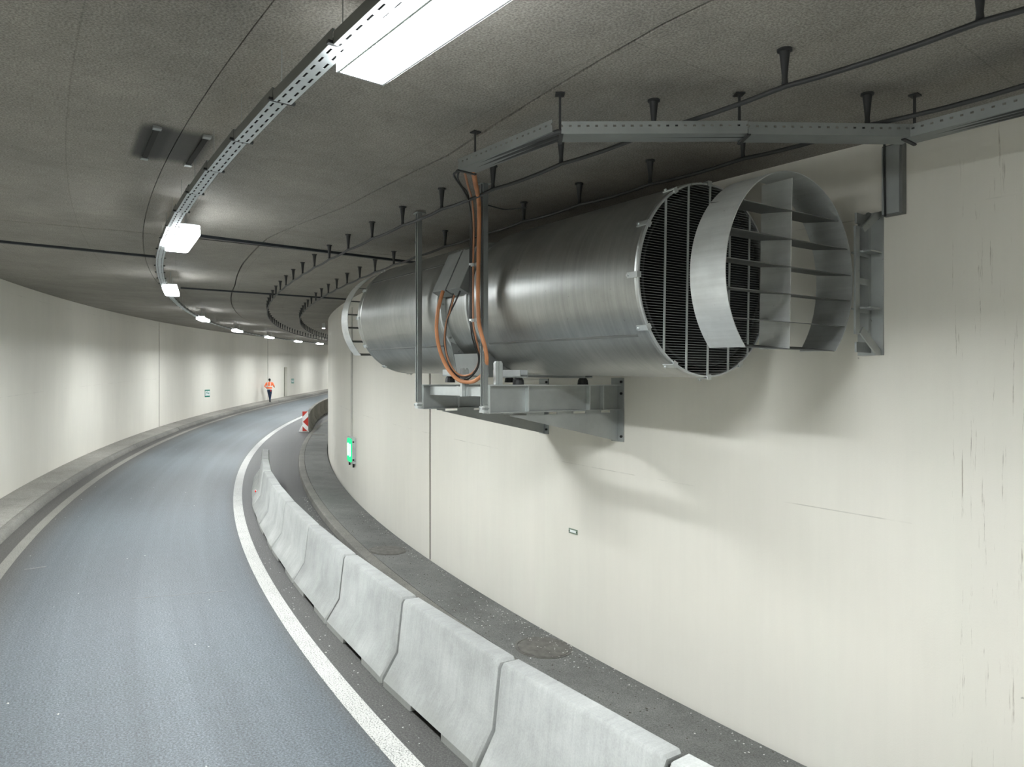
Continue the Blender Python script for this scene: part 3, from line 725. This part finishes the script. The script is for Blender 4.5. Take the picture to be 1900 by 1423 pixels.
# ------------------------------------------------------------------ brackets under the fan
def bracket(s0, L_, label, cat='wall bracket'):
    h = head(s0)
    ex = Vector((math.cos(h), -math.sin(h), 0)); wp = Vector((*xy(s0, W), ZC-.012))
    # keep the beam square to the fan axis
    ex = (ex+nn).normalized()
    m_ = frame(wp-ex*L_, ex); e = empty('fan_bracket', m_, label, cat, 'fan brackets on the right wall'); L2 = L_-.004
    MB().box(.012, L2-.014, -.005, .005, -.273, -.012).build('web', M['galv'], e)
    MB().box(0, L2-.014, -.065, .065, -.012, 0).build('top_flange', M['galvl'], e)
    MB().box(0, L2-.014, -.065, .065, -.285, -.273).build('bottom_flange', M['galv'], e)
    MB().box(-.012, 0, -.065, .065, -.285, .0).build('end_plate', M['galvl'], e)
    for x_ in (.463, 1.273, 1.468): MB().box(x_-.005, x_+.005, -.064, .064, -.273, -.012).build('stiffener', M['galvl'], e)
    g = MB(); zb = lambda x_: -.30-(x_-.20)/(L2-.02-.20)*.335
    sl_ = [(.31, .475), (.70, .87), (1.09, 1.26), (1.48, 1.62)]; xs = [.20]
    for a, b in sl_: xs += [a, b]
    xs.append(L2-.014); ty = lambda a_, b_, sd: (a_, -.005+.01*sd, b_)
    for i in range(0, len(xs), 2): g.prism([(xs[i], -.285), (xs[i+1], -.285), (xs[i+1], max(-.312, zb(xs[i+1]))), (xs[i], max(-.312, zb(xs[i])))], ty)
    g.prism([(.27, -.312), (L2-.014, -.312), (L2-.014, zb(L2-.02)), (.27, zb(.27)-.001)], ty)
    g.build('gusset_plate', M['galv'], e)
    MB().box(L2-.014, L2, -.10, .10, -.64, .075).build('wall_plate', M['galv'], e)
    for z_ in (-.58, -.10, .03): MB().tube([(L2-.014, -.075, z_), (L2-.035, -.075, z_)], .014, 6).build('bolt', M['dark'], e)
    return e, m_
bn, bnm = bracket(-31.0, 1.74, 'nearer galvanised cantilever bracket under the jet fan with triangular gusset')
bf, bfm = bracket(-29.32, 1.76, 'farther galvanised cantilever bracket under the jet fan')
def hang(bm_, sz, label):
    o = bm_.translation; top = ceil(-30.5, 5.95)-o.z
    e = empty('hanger_strut', bm_, label, 'strut', 'vertical hanger struts of the fan brackets')
    c_ = MB(); y0 = -.045
    c_.box(-.07, -.020, -.05, -.045, -.20, top-.012); c_.box(-.07, -.020, .005, .01, -.20, top-.012); c_.box(-.024, -.016, -.05, .01, -.20, top-.012)
    c_.box(-.07, -.064, -.05, -.036, -.20, top-.012); c_.box(-.07, -.064, -.004, .01, -.20, top-.012)
    c_.build('channel', M['strutsteel'], e)
    MB().box(-.09, .02, -.08, .04, top-.012, top-.002).build('top_plate', M['galv'], e)
    f_ = MB().box(-.022, -.0125, -.062, .062, -.27, .0); f_.box(-.075, -.0125, -.062, .025, -.275, -.262); f_.box(-.075, -.067, -.062, .02, -.262, -.215); f_.build('foot_bracket', M['galvl'], e)
    for y_, z_ in ((.045, -.06), (.045, -.20), (-.055, -.235), (.01, -.235)): MB().tube([(-.012, y_, z_), (-.045 if y_ > .03 else -.085, y_, z_)], .011, 6).build('bolt', M['galv'], e)
    return e
hn = hang(bnm, .06, 'nearer vertical steel strut from ceiling to bracket, carrying the orange cables')
hf = hang(bfm, .06, 'farther vertical steel strut from ceiling to bracket end')
# cross rail between the bracket ends and two short posts
bi = bnm.inverted()
cr = MB(); A_, B_ = bnm @ Vector((.10, .066, -.07)), bfm @ Vector((.10, -.066, -.07)); d = B_-A_; r_ = Vector((d.y, -d.x, 0)).normalized()
cr.obox((A_+B_)/2, d/2, r_*.02, Vector((0, 0, .05)))
tag(cr.build('cross_rail', M['galvl']), 'short steel rail joining the outer ends of the two fan brackets', 'rail')
def post(p, h_, label):
    m_ = frame(p, bnm.col[0][:3]); e = empty('cable_post', m_, label, 'post', 'short slotted posts by the fan brackets')
    for x0, x1 in ((-.042, -.006), (.006, .042)):
        MB().prism([(x0, 0), (x1, 0), (x1, h_-(.02 if x0 > 0 else 0)), (x0+(x1-x0)*.6, h_), (x0+(x1-x0)*.3, h_), (x0, h_-(.02 if x0 < 0 else 0))], lambda a_, b_, sd: (a_, -.02+.04*sd, b_)).build('rail_half', M['galvl'], e)
    MB().box(-.006, .006, -.012, .02, 0, h_-.02).build('slot_back', M['galv'], e)
post(A_+(B_-A_)*.36-r_*.045+Vector((0, 0, -.055)), .30, 'short slotted post on the rail between the brackets, inside the cable loop')
post(bnm @ Vector((.15, .03, .001)), .235, 'short slotted post on top of the nearer bracket beam')
# ------------------------------------------------------------------ cables of the fan
def px(u, v, d): return Vector(((u-950)/1300*d, d, ZC+(712-v)/1300*d))
def cable(name, pts, r, mat, label, grp=None, n=8):
    o = MB().tube(spline([px(*q) for q in pts], 7), r, n).build(name, mat, None, 60); return tag(o, label, 'cable', grp)
thick = [(878, 316, 5.32), (882, 340, 5.85), (888, 372, 6.72), (889, 410, 6.85), (888, 470, 6.87), (887, 540, 6.87), (888, 594, 6.87), (893, 620, 6.84), (900, 645, 6.83), (903, 668, 6.86), (899, 690, 7.02), (881, 707, 7.25), (862, 709, 7.35), (846, 702, 7.42), (829, 681, 7.45), (816, 650, 7.45), (810, 615, 7.42), (812, 580, 7.40), (819, 550, 7.42), (822, 541, 7.44)]
cable('power_cable', thick, .0205, M['orange'], 'thick orange power cable hanging down the strut and looping up to the fan', None, 10)
thin = [(864, 332, 5.30), (862, 322, 5.3), (868, 345, 5.85), (876, 372, 6.75), (879, 420, 6.92), (878, 500, 6.92), (878, 594, 6.92), (882, 622, 6.93), (887, 645, 7.02)]
cable('control_cable', [(862, 318, 5.30)]+thin[2:]+[(889, 665, 7.15), (884, 683, 7.25), (872, 695, 7.3), (856, 697, 7.38), (842, 687, 7.42), (830, 663, 7.43), (825, 630, 7.42), (828, 600, 7.40), (836, 575, 7.36), (843, 548, 7.36)], .0095, M['thinorange'], 'thin orange control cable tied beside the thick one')
cable('grey_cable', [(857, 316, 5.32), (845, 321, 5.36), (843, 328, 5.45), (858, 350, 5.85), (870, 376, 6.75), (875, 420, 6.93), (875, 500, 6.94), (875, 594, 6.94), (880, 625, 6.96), (886, 650, 7.05), (888, 672, 7.18), (880, 690, 7.27), (862, 701, 7.36), (848, 694, 7.42), (835, 675, 7.44), (827, 645, 7.43), (827, 615, 7.42), (832, 588, 7.38), (845, 560, 7.34), (854, 540, 7.33)], .009, M['cable'], 'thin black cable bent out of the tray end and down the strut')
cable('black_cable', [(852, 318, 5.33), (849, 330, 5.45), (856, 345, 5.9), (868, 362, 6.75), (873, 410, 6.95), (872, 500, 6.96), (873, 600, 6.96), (880, 640, 7.0), (889, 660, 7.1), (886, 684, 7.28), (868, 704, 7.38), (852, 700, 7.44), (838, 686, 7.46), (828, 660, 7.46), (824, 630, 7.44), (830, 590, 7.40), (838, 560, 7.38), (841, 545, 7.38)], .008, M['rubber'], 'thin shiny black cable running inside the cable loop')
cable('loose_wire', [(901, 380, 7.05), (915, 384, 7.05), (935, 389, 7.05), (955, 388, 7.0), (977, 386, 6.95)], .006, M['rubber'], 'loose black wire from strut top to a cone hanger')
for v_ in (491, 594):
    cb = MB(); cb.tube([px(888, v_-3, 6.92), px(888, v_+4, 6.92)], .032, 10); cb.tube([px(877, v_-2, 6.925), px(877, v_+4, 6.925)], .020, 8)
    cb.obox(px(884, v_, 6.955), Vector((.075, .0, 0)), Vector((0, .012, 0)), Vector((0, 0, .010)))
    tag(cb.build('cable_clamp', M['galvl']), 'upper cable clamp on the nearer strut' if v_ < 550 else 'lower cable clamp on the nearer strut', 'clamp', 'cable clamps on the strut')
# ------------------------------------------------------------------ tray over the fan
ot = empty('fan_cable_tray', Matrix.Translation(Pc(-33.6, 5.0, -.325)), 'perforated cable tray bending across the ceiling above the near fan mouth', 'cable tray'); oi_ = ot.matrix_world.inverted()
def side_tray(p, q):
    d = q-p; L_ = d.length; m_ = frame(p, d.cross(Vector((0, 0, 1)))); b_ = MB(); a = .075
    b_.box(-a, a, 0, L_, 0, .002)
    n = max(2, int(L_/.055)); st_ = L_/n
    for sx in (-1, 1):
        x0, x1 = sx*a-.0015, sx*a+.0015
        b_.box(x0, x1, 0, L_, 0, .045); b_.box(x0, x1, 0, L_, .057, .080)
        for i in range(n): b_.box(x0, x1, i*st_+.009, (i+1)*st_-.009, .045, .057)
    b_.build('tray_section', M['strutsteel'], ot, None, oi_ @ m_)
    h_ = MB(); h_.box(-a-.012, -a-.004, -.008, .008, -.012, .318); h_.box(-a-.012, a+.012, -.012, .012, -.010, -.001); h_.box(-a-.045, -a+.02, -.03, .03, .314, .322)
    h_.build('tray_hanger', M['cable'], ot, None, oi_ @ m_)
pts = [(-32.45, 4.95), (-33.60, 5.02), (-34.42, 5.95), (-35.16, 6.83), (-36.0, 6.82), (-37.2, 6.82), (-38.6, 6.82), (-40.2, 6.82)]
for a, b in zip(pts[:-1], pts[1:]): side_tray(Pc(*a, -.325), Pc(*b, -.325))
for k_, dz_, w_ in ((-.05, .024, 'roadside'), (.0, .022, 'middle'), (.05, .024, 'wallside')):
    q_ = []
    for i_, (a_, b_) in enumerate(pts):
        tg_ = (Pc(*pts[min(i_+1, len(pts)-1)])-Pc(*pts[max(i_-1, 0)])).normalized(); q_.append(Pc(a_, b_, -.325+dz_)+tg_.cross(Vector((0, 0, 1)))*k_)
    tag(MB().tube(q_, .019, 8).build('tray_cable', M['cable'], None, 60), w_+' black cable lying in the perforated tray above the fan mouth', 'cable', 'black cables in the fan tray')
# vertical channel on the wall under the tray
wm = road_frame(Pg(-34.63, W, 0), -34.63, W); wm2 = Matrix((Vector(wm.col[0][:3]), Vector((math.sin(head(-34.63)), math.cos(head(-34.63)), 0)), Vector((0, 0, 1)))).transposed().to_4x4()
wm2.translation = Vector((*xy(-34.63, W), ZC))
ch = empty('conduit_channel', wm2, 'short vertical metal channel on the wall right of the deflector', 'channel')
MB().box(-.07, -.002, -.075, .075, 1.30, 1.84).build('channel_body', M['darksteel'], ch)
MB().box(-.078, -.071, -.055, .075, 1.31, 1.83).build('channel_cover', M['galv'], ch)
tag(MB().tube(spline([wm2 @ Vector((-.085, .045, 1.29)), wm2 @ Vector((-.09, .05, 1.82)), wm2 @ Vector((-.14, .0, 1.855)), wm2 @ Vector((-.45, -.24, 1.78)), wm2 @ Vector((-.80, -.34, 1.64))], 6), .009, 6).build('tail_cable', M['cable']), 'thin black cable from tray into the wall channel', 'cable')
# ------------------------------------------------------------------ wall equipment
def wallframe(s0, left, z):
    """local x along the wall (away), y out of the wall into the tunnel, z up"""
    h = head(s0); f_ = Vector((math.sin(h), math.cos(h), 0)); o_ = Vector((math.cos(h), -math.sin(h), 0))*(1 if left else -1)
    m_ = Matrix((f_, o_, Vector((0, 0, 1)))).transposed().to_4x4(); m_.translation = Vector((*xy(s0, 0 if left else W), ground(s0, 0 if left else W)+z)); return m_
gl = empty('exit_light', wallframe(-17.75, False, 0), 'glowing green emergency exit light box on the right wall', 'exit light')
MB().box(-.38, .38, .003, .095, .90, 1.56).build('housing', M['house'], gl)
def rrect(x0, x1, z0, z1, r_):
    o = []
    for cx_, cz_, a0 in ((x1-r_, z1-r_, 0), (x0+r_, z1-r_, 90), (x0+r_, z0+r_, 180), (x1-r_, z0+r_, 270)):
        for k in range(5): a = R(a0+22.5*k); o.append((cx_+r_*math.cos(a), cz_+r_*math.sin(a)))
    return o
MB().prism(rrect(-.34, .34, .93, 1.53, .10), lambda a_, b_, sd: (a_, .094+.022*sd, b_)).build('green_lens', M['greenglow'], gl)
for x_ in (-.16, .16): MB().prism(rrect(x_-.075, x_+.075, 1.07, 1.40, .06), lambda a_, b_, sd: (a_, .112+.010*sd, b_)).build('lamp_window', M['greenhot'], gl)
for z_ in (1.0, 1.46): MB().box(-.40, -.37, .05, .085, z_-.02, z_+.02).build('latch', M['rubber'], gl)
for x_ in (-.30, .33): MB().tube([(x_, .05, .90), (x_, .05, .80)], .025, 8).build('cable_gland', M['rubber'], gl)
cd = empty('conduit', wallframe(-17.5, False, 0), 'grey vertical conduit strip on the right wall above the green exit light', 'conduit')
MB().box(-.10, .06, .002, .03, 1.57, 4.95).build('conduit_strip', M['strip'], cd)
# green escape signs on the left wall
def esc(s0, z0, w_, h_, label):
    e = empty('escape_sign', wallframe(s0, True, z0), label, 'sign', 'green escape signs on the left wall')
    MB().box(-w_/2, w_/2, .003, .015, 0, h_).build('board', M['green'], e)
    P = lambda a_, b_, sd: (a_*w_, .0152+.002*sd, b_*h_)
    def pic(poly): MB().prism(poly, P).build('pictogram', M['signw'], e)
    pic([(-.46, .20), (.46, .20), (.46, .82), (-.46, .82)])
    Q = lambda a_, b_, sd: (a_*w_, .0174+.002*sd, b_*h_)
    def gp_(poly): MB().prism(poly, Q).build('pictogram', M['green'], e)
    gp_([(-.34, .36), (-.22, .50), (-.24, .58), (-.10, .60), (-.04, .44), (.02, .46), (-.02, .68), (-.16, .70), (-.30, .62), (-.28, .48), (-.38, .40)])
    gp_([(-.08, .72), (-.02, .72), (-.02, .78), (-.08, .78)])
    gp_([(.10, .46), (.24, .46), (.24, .36), (.36, .52), (.24, .68), (.24, .58), (.10, .58)])
    return e
esc(8.5, .93, .98, .43, 'nearer green and white escape sign low on the left wall')
esc(29.35, 1.05, .80, .40, 'farther green and white escape sign right of the wall niche')
pl = empty('wall_plate', wallframe(-30.04, False, 0), 'small grey green plate on the wall below the fan bracket', 'plate')
MB().box(-.085, .085, .002, .008, 1.36, 1.42).build('plate', M['plate'], pl)
MB().box(-.06, .06, .0082, .0095, 1.375, 1.405).build('printed_field', M['signw'], pl)
for x_ in (-.075, .075): MB().tube([(x_, .007, 1.39), (x_, .012, 1.39)], .007, 6).build('screw', M['rubber'], pl)
# ------------------------------------------------------------------ person
def blob(name, chains, mat, parent, n=14, smooth=True):
    """one continuous surface: each chain a tapered tube with elliptical sections, ends closed round; chains overlap inside and are fused by voxel remesh"""
    m_ = MB()
    for ch_ in chains:
        P = [Vector(q[0]) for q in ch_]; vs = []; fs = []
        for i, (p, rx, ry) in enumerate(ch_):
            d = (P[min(i+1, len(P)-1)]-P[max(i-1, 0)]).normalized()
            u = Vector((1, 0, 0)); u = (u-d*u.dot(d))
            if u.length < .3: u = Vector((0, 1, 0)); u = u-d*u.dot(d)
            u.normalize(); v_ = d.cross(u)
            for k in range(n):
                a = 2*math.pi*k/n; vs.append(P[i]+u*math.cos(a)*rx+v_*math.sin(a)*ry)
        for i in range(len(P)-1):
            for k in range(n): fs.append((i*n+k, i*n+(k+1) % n, (i+1)*n+(k+1) % n, (i+1)*n+k))
        fs += [tuple(range(n-1, -1, -1)), tuple((len(P)-1)*n+k for k in range(n))]
        m_.add(vs, fs)
    o = m_.build(name, mat, parent, 180)
    rm = o.modifiers.new('Fuse', 'REMESH'); rm.mode = 'VOXEL'; rm.voxel_size = .016; rm.use_smooth_shade = True
    sm_ = o.modifiers.new('Smooth', 'SMOOTH'); sm_.factor = .5; sm_.iterations = 4
    return o
pm = road_frame(Pg(20.3, .70, .0), 20.3, .70); 
pf = Matrix((Vector((math.cos(head(20.3)), -math.sin(head(20.3)), 0)), Vector((math.sin(head(20.3)), math.cos(head(20.3)), 0)), Vector((0, 0, 1)))).transposed().to_4x4(); pf.translation = Pg(20.3, .70, .001)
pe = empty('person', pf, 'person in orange reflective jacket and dark blue trousers walking away on the left walkway', 'person')
hip = Vector((.0, .0, .93))
def V3(x_, y_, z_): return Vector((x_, y_, z_))
kneeR, ankR = V3(.06, .04, .50), V3(.035, -.03, .09); kneeL, ankL = V3(-.09, .20, .55), V3(.0, .06, .17)
shL, shR = V3(-.205, .02, 1.43), V3(.205, .02, 1.43); elL, elR = V3(-.33, -.07, 1.19), V3(.34, -.06, 1.20); wrL, wrR = V3(-.25, .12, 1.04), V3(.30, .18, 1.13)
leg = lambda h_, k_, a_, r0: [(h_, r0, r0*1.05), ((h_+k_)/2, r0*.92, r0*.95), (k_, r0*.68, r0*.70), ((k_*2+a_)/3, r0*.64, r0*.70), (a_, r0*.44, r0*.46)]
arm = lambda s_, e_, w_, r0: [(s_, r0, r0), ((s_+e_)/2, r0*.92, r0*.9), (e_, r0*.78, r0*.78), ((e_+w_)/2, r0*.74, r0*.72), (w_, r0*.55, r0*.5)]
foot = lambda a_, lift: [(a_+V3(0, -.06, -.05), .036, .04), (a_+V3(0, -.02, -.04), .042, .05), (a_+V3(.0, .08, -.055+lift), .045, .032), (a_+V3(.0, .165, -.068+lift), .036, .018)]
body = [[(V3(0, 0, .90), .15, .10), (V3(0, .0, 1.05), .135, .09), (V3(0, .0, 1.25), .155, .10), (V3(0, .01, 1.42), .17, .085), (V3(0, .01, 1.47), .07, .06)],
        [(V3(0, .015, 1.42), .052, .055), (V3(0, .02, 1.52), .05, .055), (V3(0, .035, 1.56), .055, .07), (V3(0, .045, 1.63), .073, .092), (V3(0, .045, 1.69), .073, .094), (V3(0, .04, 1.74), .05, .062)],
        [(V3(0, .115, 1.63), .014, .014), (V3(0, .145, 1.612), .013, .014)]]
for sg in (-1, 1): body.append([(V3(sg*.068, .04, 1.66), .012, .026), (V3(sg*.083, .035, 1.655), .008, .024)])
for h_, k_, a_ in ((V3(-.09, 0, .90), kneeL, ankL), (V3(.09, 0, .90), kneeR, ankR)): body.append(leg(h_, k_, a_, .074)); body.append([(a_, .04, .04), (a_+V3(0, .02, -.05), .038, .045), (a_+V3(0, .13, -.06), .036, .02)])
for s_, e_, w_ in ((shL, elL, wrL), (shR, elR, wrR)):
    body.append(arm(s_, e_, w_, .046)); d_ = (w_-e_).normalized(); sd_ = d_.cross(V3(0, 0, 1)).normalized(); dn = V3(0, 0, -1)
    pk = w_+d_*.05; body.append([(w_, .026, .02), (pk, .02, .038), (w_+d_*.09, .018, .036)])
    for k, L_ in ((-1.5, .058), (-.5, .07), (.5, .066), (1.5, .05)):
        b0 = w_+d_*.085+dn*k*.018; body.append([(b0, .0095, .0095), (b0+d_*L_*.5+sd_*.006, .009, .009), (b0+d_*L_*.8+sd_*.026*(1 if s_.x < 0 else 1), .0085, .0085)])
    b0 = w_+d_*.03+dn*-.03; body.append([(b0, .011, .011), (b0+d_*.035-dn*.02, .010, .010), (b0+d_*.06-dn*.016, .009, .009)])
bo = blob('body', body, M['skin'], pe); bo.modifiers['Fuse'].voxel_size = .010
jk = [[(V3(0, 0, .93), .185, .135), (V3(0, 0, 1.02), .19, .14), (V3(0, 0, 1.2), .195, .135), (V3(0, .01, 1.36), .205, .125), (V3(0, .012, 1.44), .17, .10), (V3(0, .015, 1.49), .085, .08)]]
for s_, e_, w_ in ((shL, elL, wrL), (shR, elR, wrR)): jk.append([((s_*.6+V3(0, .01, 1.40)*.4), .07, .075)]+arm(s_, e_, w_, .072))
jo = blob('jacket', jk, M['hivis'], pe)
trs = [[(V3(0, 0, 1.0), .155, .12), (V3(0, 0, .90), .17, .13), (V3(0, 0, .83), .15, .12)]]
for h_, k_, a_ in ((V3(-.088, 0, .88), kneeL, ankL), (V3(.088, 0, .88), kneeR, ankR)): trs.append(leg(h_, k_, a_, .098))
blob('trousers', trs, M['jeans'], pe)
hr = blob('hair', [[(V3(0, .02, 1.575), .052, .055), (V3(0, .015, 1.62), .078, .078), (V3(0, .02, 1.69), .083, .094), (V3(0, .035, 1.745), .066, .082), (V3(0, .035, 1.77), .03, .04)]], M['hair'], pe)
for a_, l_ in ((ankL, .0), (ankR, .0)): blob('boot', [[(a_+V3(0, 0, .06), .052, .055), (a_+V3(0, -.005, 0), .05, .056)]+[(a_+V3(0, -.01, -.04), .048, .062), (a_+V3(0, .03, -.055), .048, .035)], foot(a_, l_)], M['boots'], pe)
def band(p0, p1, rx, ry, hgt):
    p0, p1 = Vector(p0), Vector(p1)
    return blob_ring(p0, p1, rx, ry, hgt)
def blob_ring(c_, d_, rx, ry, hgt):
    d_ = d_.normalized(); u = V3(1, 0, 0); u = u-d_*u.dot(d_)
    if u.length < .3: u = V3(0, 1, 0)-d_*d_.y
    u.normalize(); v_ = d_.cross(u); vs = []; fs = []; n = 28
    for z_ in (-hgt/2, hgt/2):
        for k_ in (0, .006):
            for i in range(n): a = 2*math.pi*i/n; vs.append(c_+d_*z_+u*math.cos(a)*(rx+k_)+v_*math.sin(a)*(ry+k_))
    for i in range(n):
        j = (i+1) % n
        fs += [(n+i, n+j, 3*n+j, 3*n+i), (i, 2*n+i, 2*n+j, j), (i, j, n+j, n+i), (2*n+i, 3*n+i, 3*n+j, 2*n+j)]
    m_ = MB(); m_.add(vs, fs); return m_.build('reflective_band', M['silver'], pe, 40)
blob_ring(V3(0, 0, 1.17), V3(0, 0, 1), .196, .137, .06); blob_ring(V3(0, 0, .965), V3(0, 0, 1), .188, .138, .06)
for e_, w_ in ((elL, wrL), (elR, wrR)): blob_ring((e_*.72+w_*.28), w_-e_, .060, .060, .05)
for sx in (-.10, .10): MB().tube([(sx, -.135, 1.19), (sx, -.137, 1.28), (sx, -.128, 1.38), (sx*.95, -.09, 1.465)], .022, 6).build('reflective_band', M['silver'], pe, 60)
MB().box(.10, .16, -.135, -.12, .78, .93).build('red_cloth', M['red'], pe)
